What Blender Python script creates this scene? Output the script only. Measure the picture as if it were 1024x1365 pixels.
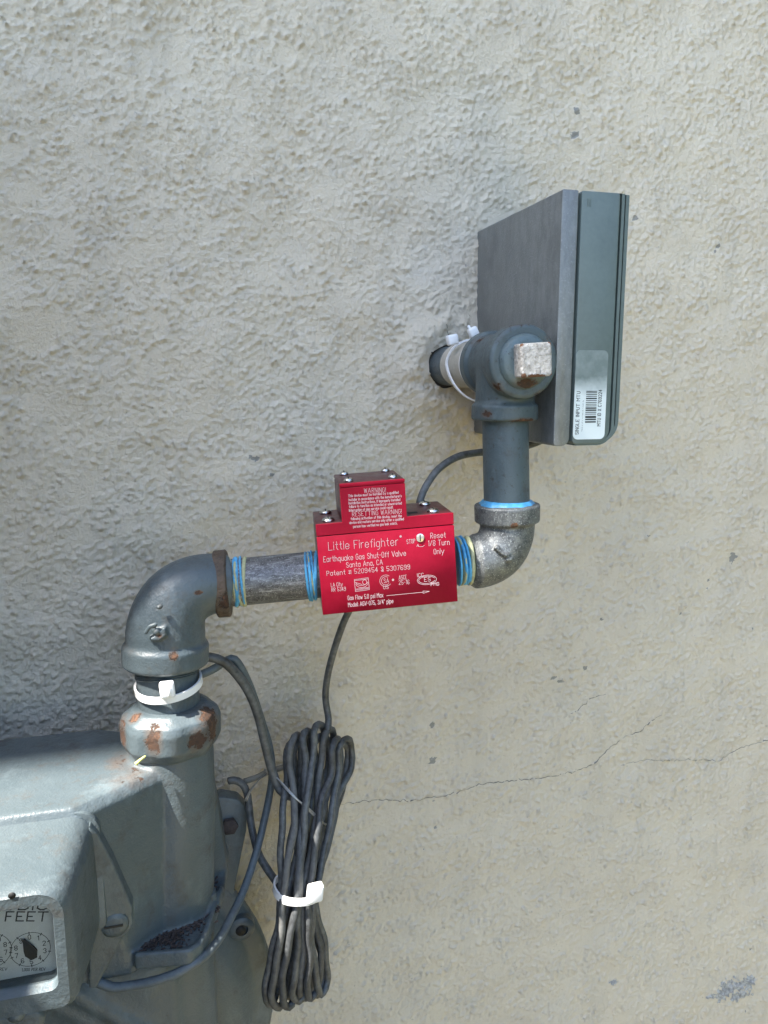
import bpy, bmesh, math, random
import numpy as np
from mathutils import Vector, Matrix
random.seed(7); RNG = np.random.default_rng(11)
for o in list(bpy.data.objects): bpy.data.objects.remove(o)
SC = bpy.context.scene; COL = SC.collection
R_ = math.radians
# ------------------------------------------------------------------ camera
FPX, PSI, THE, CD, CZ = 1027.0, R_(15.2), R_(9.5), 0.515, 1.25
cF = np.array([math.sin(PSI)*math.cos(THE), math.cos(PSI)*math.cos(THE), -math.sin(THE)])
cR = np.array([math.cos(PSI), -math.sin(PSI), 0.0]); cU = np.cross(cR, cF); cC = np.array([0, -CD, CZ])
cd = bpy.data.cameras.new('camera'); cam = bpy.data.objects.new('camera', cd); COL.objects.link(cam)
cd.sensor_fit = 'HORIZONTAL'; cd.sensor_width = 36; cd.lens = FPX/1024*36; cd.clip_start = .01; cd.clip_end = 2000
cam.matrix_world = Matrix(((cR[0], cU[0], -cF[0], cC[0]), (cR[1], cU[1], -cF[1], cC[1]), (cR[2], cU[2], -cF[2], cC[2]), (0, 0, 0, 1)))
SC.camera = cam
SC.render.resolution_x, SC.render.resolution_y = 768, 1024
# ------------------------------------------------------------------ sky, sun, exposure
SUN = Vector((-.62, -.20, 1.0)).normalized()
w = bpy.data.worlds.new('World'); SC.world = w; w.use_nodes = True
nt = w.node_tree; bg = nt.nodes['Background']; sk = nt.nodes.new('ShaderNodeTexSky'); sk.sky_type = 'NISHITA'; sk.sun_disc = False
sk.sun_elevation = math.asin(SUN.z); sk.sun_rotation = math.atan2(SUN.x, SUN.y); sk.air_density = 1.0; sk.dust_density = .8
nt.links.new(sk.outputs[0], bg.inputs[0]); bg.inputs[1].default_value = .13
sd = bpy.data.lights.new('sun', 'SUN'); sd.energy = 5.0; sd.angle = R_(.53); sd.color = (1, .95, .88)
so = bpy.data.objects.new('sun', sd); COL.objects.link(so); so.location = SUN*6
so.rotation_euler = SUN.to_track_quat('Z', 'Y').to_euler()
SC.view_settings.view_transform = 'Standard'; SC.view_settings.look = 'None'; SC.view_settings.gamma = 1
SC.view_settings.use_curve_mapping = False
SC.view_settings.exposure = 2.27
# ------------------------------------------------------------------ helpers
def V(*a): return np.array(a, float)
def ray(px, py): return cF + cR*(px-512)/FPX + cU*(682.5-py)/FPX
def at(px, py, Y):                       # pixel + distance from the wall -> point
    d = ray(px, py); return cC + d*(Y-cC[1])/d[1]
def on(px, py, o, n):                    # pixel on a plane
    d = ray(px, py); return cC + d*(np.dot(o-cC, n)/np.dot(d, n))
def link(o, parent=None):
    COL.objects.link(o)
    if parent is not None:
        o.parent = parent
        if 'base' in parent: o.matrix_parent_inverse = Matrix.Translation(-Vector(parent['base']))
    return o
def mobj(name, vf, mat, parent=None, smooth=True, sharp=None):
    v, f = vf
    me = bpy.data.meshes.new(name); me.from_pydata([tuple(p) for p in v], [], [tuple(q) for q in f]); me.validate()
    if smooth: me.polygons.foreach_set('use_smooth', [True]*len(me.polygons))
    if sharp: me.set_sharp_from_angle(angle=R_(sharp))
    if mat: me.materials.append(mat)
    return link(bpy.data.objects.new(name, me), parent)
def tag(o, label, cat, group=None):
    o['label'] = label; o['category'] = cat
    if group: o['group'] = group
    return o
def thing(name, label, cat, loc, group=None):
    o = bpy.data.objects.new(name, None); o.empty_display_size = .02; o.location = loc; o['base'] = [float(c) for c in loc]
    COL.objects.link(o); return tag(o, label, cat, group)
def join(*parts):
    v, f = [], []
    for pv, pf in parts:
        b = len(v); v += [tuple(p) for p in pv]; f += [tuple(i+b for i in q) for q in pf]
    return v, f
def frame(ax):
    ax = np.array(ax, float); ax /= np.linalg.norm(ax)
    h = V(0, 0, 1) if abs(ax[2]) < .9 else V(1, 0, 0)
    a = np.cross(h, ax); a /= np.linalg.norm(a); return a, np.cross(ax, a), ax
def sweep(pts, rad, n=16, caps=True, flat=1.0):
    pts = [np.array(p, float) for p in pts]; m = len(pts)
    if not hasattr(rad, '__len__'): rad = [rad]*m
    v, f = [], []; a = None
    for i, p in enumerate(pts):
        t = pts[min(i+1, m-1)] - pts[max(i-1, 0)]; t /= np.linalg.norm(t)+1e-12
        if a is None: a, b, _ = frame(t)
        a = a - t*np.dot(a, t); a /= np.linalg.norm(a); b = np.cross(t, a)
        for k in range(n):
            q = 2*math.pi*k/n; v.append(p + rad[i]*(a*math.cos(q) + b*math.sin(q)*flat))
    for i in range(m-1):
        for k in range(n):
            k2 = (k+1) % n; f.append((i*n+k, i*n+k2, (i+1)*n+k2, (i+1)*n+k))
    if caps: f.append(tuple(range(n-1, -1, -1))); f.append(tuple((m-1)*n+k for k in range(n)))
    return v, f
def catmull(P, step=.003, closed=False):
    P = [np.array(p, float) for p in P]; out = []; n = len(P)
    g = (lambda i: P[i % n]) if closed else (lambda i: P[max(0, min(n-1, i))])
    for i in range(n if closed else n-1):
        p0, p1, p2, p3 = g(i-1), g(i), g(i+1), g(i+2)
        k = max(2, int(np.linalg.norm(p2-p1)/step))
        for j in range(k):
            t = j/k; out.append(.5*(2*p1 + (p2-p0)*t + (2*p0-5*p1+4*p2-p3)*t*t + (3*p1-p0-3*p2+p3)*t**3))
    if not closed: out.append(P[-1])
    return out
def cyl(a, b, r, n=32, r2=None):
    return sweep([a, b], [r, r if r2 is None else r2], n)
def lathe(o, ax, prof, n=40, poly=None):  # prof: (distance along axis, radius)
    a, b, c = frame(ax); o = np.array(o, float); v, f = [], []
    for (h, r) in prof:
        for k in range(n):
            q = 2*math.pi*k/n; rr = r*(poly(q) if poly else 1); v.append(o + c*h + rr*(a*math.cos(q)+b*math.sin(q)))
    for i in range(len(prof)-1):
        for k in range(n):
            k2 = (k+1) % n; f.append((i*n+k, i*n+k2, (i+1)*n+k2, (i+1)*n+k))
    f.append(tuple(range(n-1, -1, -1))); f.append(tuple((len(prof)-1)*n+k for k in range(n)))
    return v, f
def loft(secs):                          # list of equal-length rings of points
    n = len(secs[0]); v = [p for s in secs for p in s]; f = []
    for i in range(len(secs)-1):
        for k in range(n):
            k2 = (k+1) % n; f.append((i*n+k, i*n+k2, (i+1)*n+k2, (i+1)*n+k))
    f.append(tuple(range(n-1, -1, -1))); f.append(tuple((len(secs)-1)*n+k for k in range(n)))
    return v, f
def rrect(x0, x1, z0, z1, r, k=6):       # rounded rectangle, r = one radius or four (tr, tl, bl, br)
    if not hasattr(r, '__len__'): r = (r,)*4
    out = []
    for i, (cx, cz, sx, sz) in enumerate(((x1, z1, -1, -1), (x0, z1, 1, -1), (x0, z0, 1, 1), (x1, z0, -1, 1))):
        q = r[i]
        for j in range(k+1):
            t = math.pi/2*(i + j/k); out.append((cx+sx*q+q*math.cos(t), cz+sz*q+q*math.sin(t)))
    return out
def box(c0, c1, bev=0, seg=2, M=None):
    bm = bmesh.new(); bmesh.ops.create_cube(bm, size=1)
    for v in bm.verts: v.co = Vector([(c0[i]+c1[i])/2 + v.co[i]*(c1[i]-c0[i]) for i in range(3)])
    if bev: bmesh.ops.bevel(bm, geom=bm.edges[:], offset=bev, segments=seg, affect='EDGES', profile=.5)
    vs = [np.array(v.co) for v in bm.verts]
    if M is not None: vs = [M(p) for p in vs]
    bm.verts.index_update(); fs = [tuple(v.index for v in f.verts) for f in bm.faces]; bm.free(); return vs, fs
def bevelled(vf, off, seg=2, ang=30):
    me = bpy.data.meshes.new('t'); me.from_pydata([tuple(p) for p in vf[0]], [], [tuple(q) for q in vf[1]])
    bm = bmesh.new(); bm.from_mesh(me); bmesh.ops.recalc_face_normals(bm, faces=bm.faces[:])
    es = [e for e in bm.edges if len(e.link_faces) == 2 and e.calc_face_angle(0) > R_(ang)]
    bmesh.ops.bevel(bm, geom=es, offset=off, segments=seg, affect='EDGES', profile=.5)
    bm.verts.index_update(); r = ([np.array(v.co) for v in bm.verts], [tuple(v.index for v in f.verts) for f in bm.faces])
    bm.free(); bpy.data.meshes.remove(me); return r
def cast(name, parts, mat, parent, voxel=.001, it=6, chips=(), rough=0.0):   # fused, filleted casting
    me = bpy.data.meshes.new(name); v, f = join(*parts); me.from_pydata(v, [], f)
    bm = bmesh.new(); bm.from_mesh(me); bmesh.ops.recalc_face_normals(bm, faces=bm.faces[:]); bm.to_mesh(me); bm.free()
    t = bpy.data.objects.new(name+'_t', me); COL.objects.link(t)
    m = t.modifiers.new('r', 'REMESH'); m.mode = 'VOXEL'; m.voxel_size = voxel; m.use_smooth_shade = True
    s = t.modifiers.new('s', 'SMOOTH'); s.factor = .5; s.iterations = it
    dg = bpy.context.evaluated_depsgraph_get(); me2 = bpy.data.meshes.new_from_object(t.evaluated_get(dg)); me2.name = name
    bpy.data.objects.remove(t); bpy.data.meshes.remove(me)
    me2.materials.clear(); me2.materials.append(mat); me2.polygons.foreach_set('use_smooth', [True]*len(me2.polygons))
    if chips: chip_attr(me2, chips)
    return link(bpy.data.objects.new(name, me2), parent)
def chip_attr(me, chips):
    n = len(me.vertices); co = np.empty(n*3); me.vertices.foreach_get('co', co); co = co.reshape(-1, 3); val = np.zeros(n)
    for p, r, *k in chips: val = np.maximum(val, (1-np.linalg.norm((co-np.array(p))/np.array(r), axis=1))*(k[0] if k else 1))
    a = me.attributes.new('chip', 'FLOAT', 'POINT'); a.data.foreach_set('value', np.clip(val, 0, 1))
# ------------------------------------------------------------------ materials
class NB:
    def __init__(s, name):
        s.m = bpy.data.materials.new(name); s.m.use_nodes = True; s.t = s.m.node_tree; s.b = s.t.nodes['Principled BSDF']
        s.co = s.t.nodes.new('ShaderNodeTexCoord').outputs['Object']
    def L(s, a, b): s.t.links.new(a, b)
    def noise(s, sc, det=4, rough=.55, vec=None, dist=0):
        n = s.t.nodes.new('ShaderNodeTexNoise'); n.inputs['Scale'].default_value = sc; n.inputs['Detail'].default_value = det
        n.inputs['Roughness'].default_value = rough; n.inputs['Distortion'].default_value = dist
        s.L(vec or s.co, n.inputs['Vector']); return n.outputs['Fac']
    def scale(s, sx, sy, sz):
        n = s.t.nodes.new('ShaderNodeMapping'); n.inputs['Scale'].default_value = (sx, sy, sz); s.L(s.co, n.inputs['Vector']); return n.outputs[0]
    def ramp(s, fac, stops):
        n = s.t.nodes.new('ShaderNodeValToRGB'); e = n.color_ramp.elements
        while len(e) < len(stops): e.new(.5)
        for i, (p, c) in enumerate(stops):
            e[i].position = p; e[i].color = (c, c, c, 1) if not hasattr(c, '__len__') else (*c, 1)
        s.L(fac, n.inputs[0]); return n.outputs[0]
    def mix(s, fac, a, b, mode='MIX'):
        n = s.t.nodes.new('ShaderNodeMix'); n.data_type = 'RGBA'; n.blend_type = mode
        for sock, val in ((n.inputs[0], fac), (n.inputs[6], a), (n.inputs[7], b)):
            if hasattr(val, 'is_output'): s.L(val, sock)
            elif hasattr(val, '__len__'): sock.default_value = (*val, 1)
            else: sock.default_value = val
        return n.outputs[2]
    def math(s, op, a, b=0.0):
        n = s.t.nodes.new('ShaderNodeMath'); n.operation = op
        for sock, val in ((n.inputs[0], a), (n.inputs[1], b)):
            if hasattr(val, 'is_output'): s.L(val, sock)
            else: sock.default_value = val
        return n.outputs[0]
    def attr(s, name):
        n = s.t.nodes.new('ShaderNodeAttribute'); n.attribute_name = name; return n.outputs['Fac']
    def bump(s, h, dist, st=1.0, prev=None):
        n = s.t.nodes.new('ShaderNodeBump'); n.inputs['Distance'].default_value = dist; n.inputs['Strength'].default_value = st
        s.L(h, n.inputs['Height'])
        if prev: s.L(prev, n.inputs['Normal'])
        return n.outputs[0]
    def out(s, col=None, rough=None, metal=None, nrm=None, spec=None):
        for k, val in (('Base Color', col), ('Roughness', rough), ('Metallic', metal), ('Normal', nrm), ('Specular IOR Level', spec)):
            if val is None: continue
            if hasattr(val, 'is_output'): s.L(val, s.b.inputs[k])
            elif hasattr(val, '__len__'): s.b.inputs[k].default_value = (*val, 1)
            else: s.b.inputs[k].default_value = val
        return s.m
def painted(name, c, c2, rust=(.075, .037, .02), rough=.42, bd=.0008, speck=.0):
    n = NB(name)
    blot = n.noise(28, 5, .6); fine = n.noise(900, 3, .6); mid = n.noise(170, 4, .6)
    col = n.mix(n.ramp(blot, [(.3, 0), (.7, 1)]), c, c2)
    dirt = n.ramp(n.noise(75, 8, .76), [(.53, 0), (.68, 1)]); chalk = n.ramp(n.noise(48, 7, .7, n.scale(1, 1, .45)), [(.54, 0), (.70, 1)])
    col = n.mix(n.math('MULTIPLY', chalk, .6), col, tuple(min(1, x*1.75) for x in c2)); col = n.mix(n.math('MULTIPLY', dirt, .65), col, (.06, .054, .045)); pin = n.ramp(n.noise(520, 3, .7), [(.70, 0), (.74, 1)]); col = n.mix(n.math('MULTIPLY', pin, .6), col, (.03, .025, .02))
    ch = n.math('MULTIPLY', n.math('ADD', n.attr('chip'), n.math('MULTIPLY', n.math('SUBTRACT', n.noise(190, 7, .78), .5), 1.7)), n.ramp(n.attr('chip'), [(.02, 0), (.12, 1)]))
    mask = n.ramp(ch, [(.44, 0), (.47, 1)]); edge = n.ramp(ch, [(.42, 0), (.44, 1)])
    rc = n.mix(n.ramp(n.noise(420, 5, .7), [(.35, 0), (.65, 1)]), rust, (.035, .022, .016))
    rc = n.mix(n.ramp(n.noise(260, 4, .7), [(.54, 0), (.62, 1)]), rc, (.125, .062, .034))
    bleed = n.ramp(n.math('ADD', n.attr('chip'), n.math('MULTIPLY', n.math('SUBTRACT', n.noise(120, 6, .7), .5), .7)), [(.12, 0), (.55, 1)])
    col = n.mix(n.math('MULTIPLY', n.math('MULTIPLY', bleed, n.ramp(n.attr('chip'), [(.01, 0), (.1, 1)])), .6), col, (.11, .07, .046))
    col = n.mix(n.math('MULTIPLY', edge, .6), col, (.26, .25, .23)); col = n.mix(mask, col, rc)
    if speck:
        sp = n.ramp(n.noise(330, 4, .7), [(.60, 0), (.66, 1)]); col = n.mix(n.math('MULTIPLY', sp, speck), col, (.03, .022, .018))
    h = n.math('ADD', n.math('MULTIPLY', mid, .7), n.math('MULTIPLY', fine, .25))
    h = n.math('SUBTRACT', h, n.math('MULTIPLY', mask, .9))
    rg = n.math('ADD', n.math('MULTIPLY', mask, .4), n.math('ADD', n.math('MULTIPLY', dirt, .2), rough))
    return n.out(col, rg, 0, n.bump(h, bd), .5)
GREY = painted('meter_paint', (.060, .080, .089), (.078, .099, .107))
PIPEP = painted('pipe_paint', (.055, .078, .085), (.075, .100, .105), rough=.5, speck=.6)
def galvanised(name, c=(.21, .22, .215), dark=(.055, .058, .06), streak=False):
    n = NB(name); a = n.noise(210, 8, .8); b = n.noise(1100, 4, .7)
    col = n.mix(n.ramp(a, [(.4, 0), (.62, 1)]), c, dark)
    col = n.mix(n.ramp(b, [(.55, 0), (.68, 1)]), col, (.42, .44, .42))
    ch = n.math('ADD', n.attr('chip'), n.math('MULTIPLY', n.math('SUBTRACT', n.noise(230, 6, .7), .5), 1.1))
    mask = n.ramp(ch, [(.44, 0), (.5, 1)])
    rc = n.mix(n.ramp(n.noise(300, 4, .7), [(.4, 0), (.6, 1)]), (.17, .07, .03), (.05, .03, .02))
    col = n.mix(mask, col, rc)
    met = n.math('MULTIPLY', n.ramp(a, [(.4, .75), (.65, .2)]), n.math('SUBTRACT', 1.0, mask))
    if streak:
        sk_ = n.ramp(n.noise(420, 6, .75, n.scale(.12, 1, 1)), [(.52, 0), (.66, 1)]); col = n.mix(n.math('MULTIPLY', sk_, .8), col, (.46, .47, .48))
    return n.out(col, n.ramp(b, [(.3, .42), (.7, .65)]), met, n.bump(n.math('ADD', a, n.math('MULTIPLY', b, .4)), .0003))
GALV = galvanised('galvanised_iron'); GALVD = galvanised('scratched_steel', (.19, .19, .195), (.05, .047, .047), True)
def plain(name, c, rough=.5, metal=0, ns=200, var=.25, bd=.0001, spec=.5):
    n = NB(name); a = n.noise(ns, 5, .6); b = n.noise(ns*.12, 4, .6)
    lo = tuple(x*(1-var) for x in c); hi = tuple(min(1, x*(1+var*.6)) for x in c)
    col = n.mix(n.ramp(n.math('ADD', n.math('MULTIPLY', a, .5), n.math('MULTIPLY', b, .5)), [(.35, 0), (.65, 1)]), lo, hi)
    return n.out(col, n.ramp(a, [(.3, rough*.85), (.7, min(1, rough*1.2))]), metal, n.bump(a, bd), spec)
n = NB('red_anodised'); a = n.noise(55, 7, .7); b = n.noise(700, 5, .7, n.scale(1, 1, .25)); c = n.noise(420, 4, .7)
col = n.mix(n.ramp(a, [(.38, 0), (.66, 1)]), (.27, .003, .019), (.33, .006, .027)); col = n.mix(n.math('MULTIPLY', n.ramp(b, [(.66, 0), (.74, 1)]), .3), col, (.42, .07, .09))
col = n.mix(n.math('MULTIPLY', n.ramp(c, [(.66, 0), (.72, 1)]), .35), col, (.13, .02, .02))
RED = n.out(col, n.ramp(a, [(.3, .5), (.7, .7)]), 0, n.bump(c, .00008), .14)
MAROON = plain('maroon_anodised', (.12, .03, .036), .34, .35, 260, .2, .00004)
INK = plain('engraved_silver', (.56, .40, .42), .55, 0, 900, .15, .00002)
CHROME = plain('screw_steel', (.6, .6, .6), .18, 1, 500, .1, .00002)
BLUE = plain('blue_sealant_tape', (.08, .35, .60), .45, 0, 500, .35, .0003)
YELL = plain('yellowed_sealant', (.42, .42, .24), .6, 0, 500, .35, .0003)
WTAPE = plain('white_thread_tape', (.46, .43, .36), .6, 0, 400, .2, .0003)
NYLON = plain('white_nylon', (.78, .78, .77), .38, 0, 150, .06, .00005)
BLACK = plain('black_recess', (.012, .012, .012), .7, 0)
CABLE = plain('grey_cable_jacket', (.092, .096, .095), .5, 0, 300, .75, .0003)
CABLEB = plain('bluish_cable_jacket', (.095, .115, .125), .48, 0, 420, .35, .0002)
WIRE = plain('tie_wire', (.42, .42, .4), .4, .7, 600, .3, .0001)
n = NB('dull_aluminium'); a = n.noise(900, 5, .65); b = n.noise(200, 7, .72, n.scale(1, 1, .35)); c = n.noise(30, 4, .6)
col = n.mix(n.ramp(b, [(.4, 0), (.66, 1)]), (.19, .20, .195), (.26, .27, .262)); col = n.mix(n.math('MULTIPLY', n.ramp(a, [(.58, 0), (.68, 1)]), .55), col, (.36, .37, .37))
col = n.mix(n.math('MULTIPLY', n.ramp(c, [(.5, 0), (.7, 1)]), .4), col, (.11, .115, .12))
BRACK = n.out(col, n.ramp(b, [(.3, .4), (.7, .55)]), .45, n.bump(a, .0003))
MTUB = plain('grey_green_plastic', (.115, .150, .141), .45, 0, 300, .14, .00006)
DIRT = plain('dry_debris', (.06, .045, .04), .9, 0, 900, .6, .0005)
# ------------------------------------------------------------------ engraved stroke lettering
G = {}
for ln in '''A 022842 1434
B 02082837362505 2534332202
C 3728180703122233
D 02081828373322 2202
E 38080232 0525
F 380802 0525
G 37281807031222333525
H 0802 3832 0535
I 0802
K 0802 3805 1532
L 080232
M 0208254842
N 02083238
O 180703122233372818
P 02082837362505
R 02082837362505 1532
S 372818070615253433221203
T 0848 2822
U 080312223338
V 082248
W 0812273248
X 0832 3802
Y 082548 2522
a 3632 3526160503122233
b 0802 0516263533221203
c 3526160503122233
d 3832 3526160503122233
e 04343526160503122233
f 281712 0626
g 36312010 3526160503122233
h 0802 0516263532
i 0602 0807
k 0802 3604 1432
l 0802
m 0206 05162522 25364542
n 0206 0516263532
o 160503122233352616
p 0600 0516263533221203
q 3630 3526160503122233
r 0206 051626
s 35261605142433221203
t 181322 0626
u 0603122233 3632
v 062246
w 0612253246
x 0632 3602
y 0622 4610
0 180703122233372818
1 071812
2 071828373602 0232
3 0718283736253433221203
4 220828 280434
5 380805253433221203
6 372818070312223334251504
7 083812
8 180706152534332212030415 2536372818
9 03122233372818070615 152536
- 0525
/ 0238
# 1217 3237 0636 0333
& 32071828361303122234'''.split('\n'):
    ch, *ps = ln.split(' '); G[ch] = [[(int(p[i]), int(p[i+1])-2) for i in range(0, len(p), 2)] for p in ps]
G['4'] = [[(2, 0), (2, 6), (0, 2), (3, 2)]]
G['.'] = [[(0, 0), (0, .6)]]; G[','] = [[(.6, .6), (0, -1)]]; G['!'] = [[(0, 6), (0, 2)], [(0, 0), (0, .6)]]
G[':'] = [[(0, 0), (0, .6)], [(0, 3), (0, 3.6)]]; G['"'] = [[(0, 6), (0, 5)], [(1, 6), (1, 5)]]; G["'"] = [[(0, 6), (0, 5)]]
def strokes(text):
    x, out = 0, []
    for ch in text:
        if ch == ' ': x += 3; continue
        g = G[ch]; wd = max(p[0] for s in g for p in s)
        out += [[(p[0]+x, p[1]) for p in s] for s in g]; x += wd+1.55
    return out, x-1.55
def ribbons(sts, wd, fr, lift=.00006):   # fr: (origin, u, v, n); sts in metres
    o, u, v, n = fr; vs, fs = [], []
    for s in sts:
        for (x0, y0), (x1, y1) in zip(s[:-1], s[1:]):
            dx, dy = x1-x0, y1-y0; l = math.hypot(dx, dy) or 1e-9; dx, dy = dx/l*wd/2, dy/l*wd/2
            b = len(vs)
            for (px, py) in ((x0-dx-dy, y0-dy+dx), (x0-dx+dy, y0-dy-dx), (x1+dx+dy, y1+dy-dx), (x1+dx-dy, y1+dy+dx)):
                vs.append(o + u*px + v*py + n*(lift + len(fs) % 7*.000003))
            fs.append((b, b+1, b+2, b+3))
    return vs, fs
def arc(cx, cy, rx, ry, a0, a1, k=14):
    return [(cx+rx*math.cos(R_(a0+(a1-a0)*i/k)), cy+ry*math.sin(R_(a0+(a1-a0)*i/k))) for i in range(k+1)]
def text_on(text, A, B, cap, fr, wd, mat, parent, name='lettering'):   # A, B: face coords of baseline ends (metres)
    st, w_ = strokes(text); A, B = np.array(A), np.array(B); d = B-A; L = np.linalg.norm(d); d /= L; p = V(-d[1], d[0])
    sx, sy = L/w_, cap/6
    st = [[tuple(A + d*q[0]*sx + p*q[1]*sy) for q in s] for s in st]
    return mobj(name, ribbons(st, wd, fr), mat, parent, smooth=False)
# ------------------------------------------------------------------ ground, added gravel for bounce light
gm = NB('paving'); a = gm.noise(3, 8, .6); c = gm.noise(90, 5)
GROUND = gm.out(gm.mix(gm.ramp(a, [(.35, 0), (.65, 1)]), (.11, .10, .085), (.15, .135, .11)), .85, 0, gm.bump(c, .004))
g = mobj('ground', ([(-900, -900, 0), (900, -900, 0), (900, 900, 0), (-900, 900, 0)], [(0, 1, 2, 3)]), GROUND, smooth=False); g['kind'] = 'structure'
gm = NB('gravel'); a = gm.noise(5, 8, .6); c = gm.noise(60, 6, .7)
GRAVEL = gm.out(gm.mix(gm.ramp(c, [(.35, 0), (.65, 1)]), (.28, .225, .085), (.40, .33, .14)), .9, 0, gm.bump(c, .02))
g = mobj('bounce_gravel', ([(.15, -4, .004), (12, -4, .004), (12, -.25, .004), (.15, -.25, .004)], [(0, 1, 2, 3)]), GRAVEL, smooth=False); g['kind'] = 'structure'  # unseen; placed to send warm light up the right of the wall
# ------------------------------------------------------------------ stucco wall (real relief) and eave
TEE = at(597, 488, 0)                    # where the stub leaves the wall
X0, X1, Z0, Z1, ST = -.26, .64, .62, 1.66, .00125
nx, nz = int((X1-X0)/ST)+1, int((Z1-Z0)/ST)+1
gx, gz = np.meshgrid(np.linspace(X0, X1, nx), np.linspace(Z0, Z1, nz))
def fnoise(lo, hi, ang=0, an=1.0):       # band-passed noise, wavelengths lo..hi in metres
    fx = np.fft.fftfreq(nx, ST)[None, :]; fz = np.fft.fftfreq(nz, ST)[:, None]
    c_, s_ = math.cos(ang), math.sin(ang); fr = np.hypot((fx*c_+fz*s_)*an, -fx*s_+fz*c_)
    m = np.exp(-(fr*lo)**2)*(1-np.exp(-(fr*hi)**2)); n = np.fft.ifft2(np.fft.fft2(RNG.standard_normal((nz, nx)))*m).real
    return n/n.std()
big = fnoise(.05, .4); m1 = 1/(1+np.exp(-3*fnoise(.06, .3)))
lump = fnoise(.0032, .0085, R_(35), 1.35)*m1 + fnoise(.0032, .0085, R_(-40), 1.35)*(1-m1)
lump2 = fnoise(.010, .03, R_(30), 1.4); grain = fnoise(.0026, .0060, R_(-35), 1.25); soft = lambda q, k: np.log1p(np.exp(k*q))/k
tex = .80*soft(lump-.15, 4)+1.0*soft(grain-.25, 4)*(.65+.35*np.tanh(lump+.6))+.36*np.tanh(lump2)
amp = .62 + .42/(1+np.exp(-2.2*fnoise(.025, .14)))
upper = np.clip((gz-.95)/.35, 0, 1); amp = amp*(1.12-.12*upper)
flat = 1/(1+np.exp(-5*(fnoise(.016, .07, R_(25), 1.6)-1.15))); amp = amp*(1-.75*flat)
grit = np.clip(fnoise(.0016, .0040)-1.5, 0, 1.2)
H = .00100*tex*amp + .0007*big + .00055*grit*(1-.6*flat)
rr = np.hypot(gx-TEE[0], gz-TEE[2])      # hand-patched mortar round the pipe
H += .0045*np.exp(-((rr-.026)/.011)**2)*(1+.25*lump2*.5) ; H *= 1
stain = np.zeros_like(H); bare = np.zeros_like(H)
def blob(px, py, r, arr, k=1.0):
    P = at(px, py, 0); d = np.hypot((gx-P[0])/r[0], (gz-P[2])/r[1]) + .22*lump2+.28*lump; arr[:] = np.maximum(arr, np.clip((1.15-d)*3, 0, 1)*k)
for px, py, r in ((337, 608, (.004, .003)), (362, 632, (.0015, .002)), (770, 150, (.004, .004)), (768, 180, (.003, .003)), (978, 745, (.004, .005)),
                  (735, 903, (.004, .002)), (748, 907, (.003, .0018)), (780, 891, (.003, .0016)), (575, 966, (.0025, .003)), (576, 1014, (.004, .0045)),
                  (579, 1068, (.002, .002)), (580, 1104, (.0016, .0016)), (565, 1131, (.0012, .0012)), (945, 773, (.0014, .0014)), (944, 785, (.0012, .0012)),
                  (915, 810, (.0013, .0013)), (802, 825, (.0013, .0013)), (1003, 838, (.002, .002)), (957, 327, (.0016, .003)), (847, 290, (.003, .002)),
                  (953, 335, (.0013, .0016)), (1000, 1265, (.0016, .0016)), (1014, 1255, (.0013, .0013)), (994, 1348, (.0012, .0012)), (621, 355, (.002, .002)),
                  (863, 715, (.002, .002)), (908, 818, (.001, .001)), (640, 1150, (.001, .001)), (916, 1049, (.001, .001)), (804, 1101, (.001, .001))):
    blob(px, py, (r[0]*.85, r[1]*.85), stain, .8)
for px, py, r in ((962, 1324, (.012, .007)), (975, 1316, (.013, .008)), (997, 1308, (.009, .006)), (988, 1324, (.010, .007)), (950, 1328, (.006, .004)), (817, 1309, (.004, .002))): blob(px, py, r, bare)
H += bare*(.0016*np.abs(lump)-.0004)
ed = np.minimum(np.minimum(gx-X0, X1-gx), np.minimum(gz-Z0, Z1-gz)); H *= np.clip(ed/.03, 0, 1)
ta = np.arctan2(gz-TEE[2], gx-TEE[0]); HR = .0144*(1+.03*np.sin(3*ta+.6)+.025*np.sin(7*ta+2)+.05*np.cos(ta-3.6)); hole = rr < HR-ST*.55; sn = (~hole) & (rr < HR+ST*.85)
gx = np.where(sn, TEE[0]+(gx-TEE[0])/rr*HR, gx); gz = np.where(sn, TEE[2]+(gz-TEE[2])/rr*HR, gz)
vs = np.stack([gx, -H, gz], -1).reshape(-1, 3)
idx = np.arange(nx*nz).reshape(nz, nx)
q = np.stack([idx[:-1, :-1], idx[:-1, 1:], idx[1:, 1:], idx[1:, :-1]], -1)
keep = ~(hole[:-1, :-1] | hole[:-1, 1:] | hole[1:, 1:] | hole[1:, :-1]); q = q[keep]
outer = [(-5, 0), (7, 0), (7, 4.3), (-5, 4.3)]; b0 = len(vs)
inner = [(X0, Z0), (X1, Z0), (X1, Z1), (X0, Z1)]
edge = [idx[0, :], idx[:, -1], idx[-1, ::-1], idx[::-1, 0]]
me = bpy.data.meshes.new('wall')
vs = np.vstack([vs, [(x, 0, z) for x, z in outer]])
faces = [tuple(int(i) for i in f) for f in q]
for k in range(4):
    e = edge[k]; faces.append((b0+k, b0+(k+1) % 4, *[int(i) for i in e[::-1]]))
me.from_pydata(vs.tolist(), [], faces)
me.polygons.foreach_set('use_smooth', [True]*(len(me.polygons)-4)+[False]*4)
for nm, arr in (('stain', stain), ('bare', bare)):
    a = me.attributes.new(nm, 'FLOAT', 'POINT'); a.data.foreach_set('value', np.concatenate([arr.ravel(), np.zeros(4)]))
n = NB('cream_stucco'); lo = n.noise(7, 5, .6); md = n.noise(45, 6, .65)
col = n.mix(n.ramp(lo, [(.35, 0), (.65, 1)]), (.640, .566, .444), (.70, .622, .486))
col = n.mix(n.math('MULTIPLY', n.ramp(md, [(.5, 0), (.75, 1)]), .35), col, (.55, .52, .46))
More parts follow.
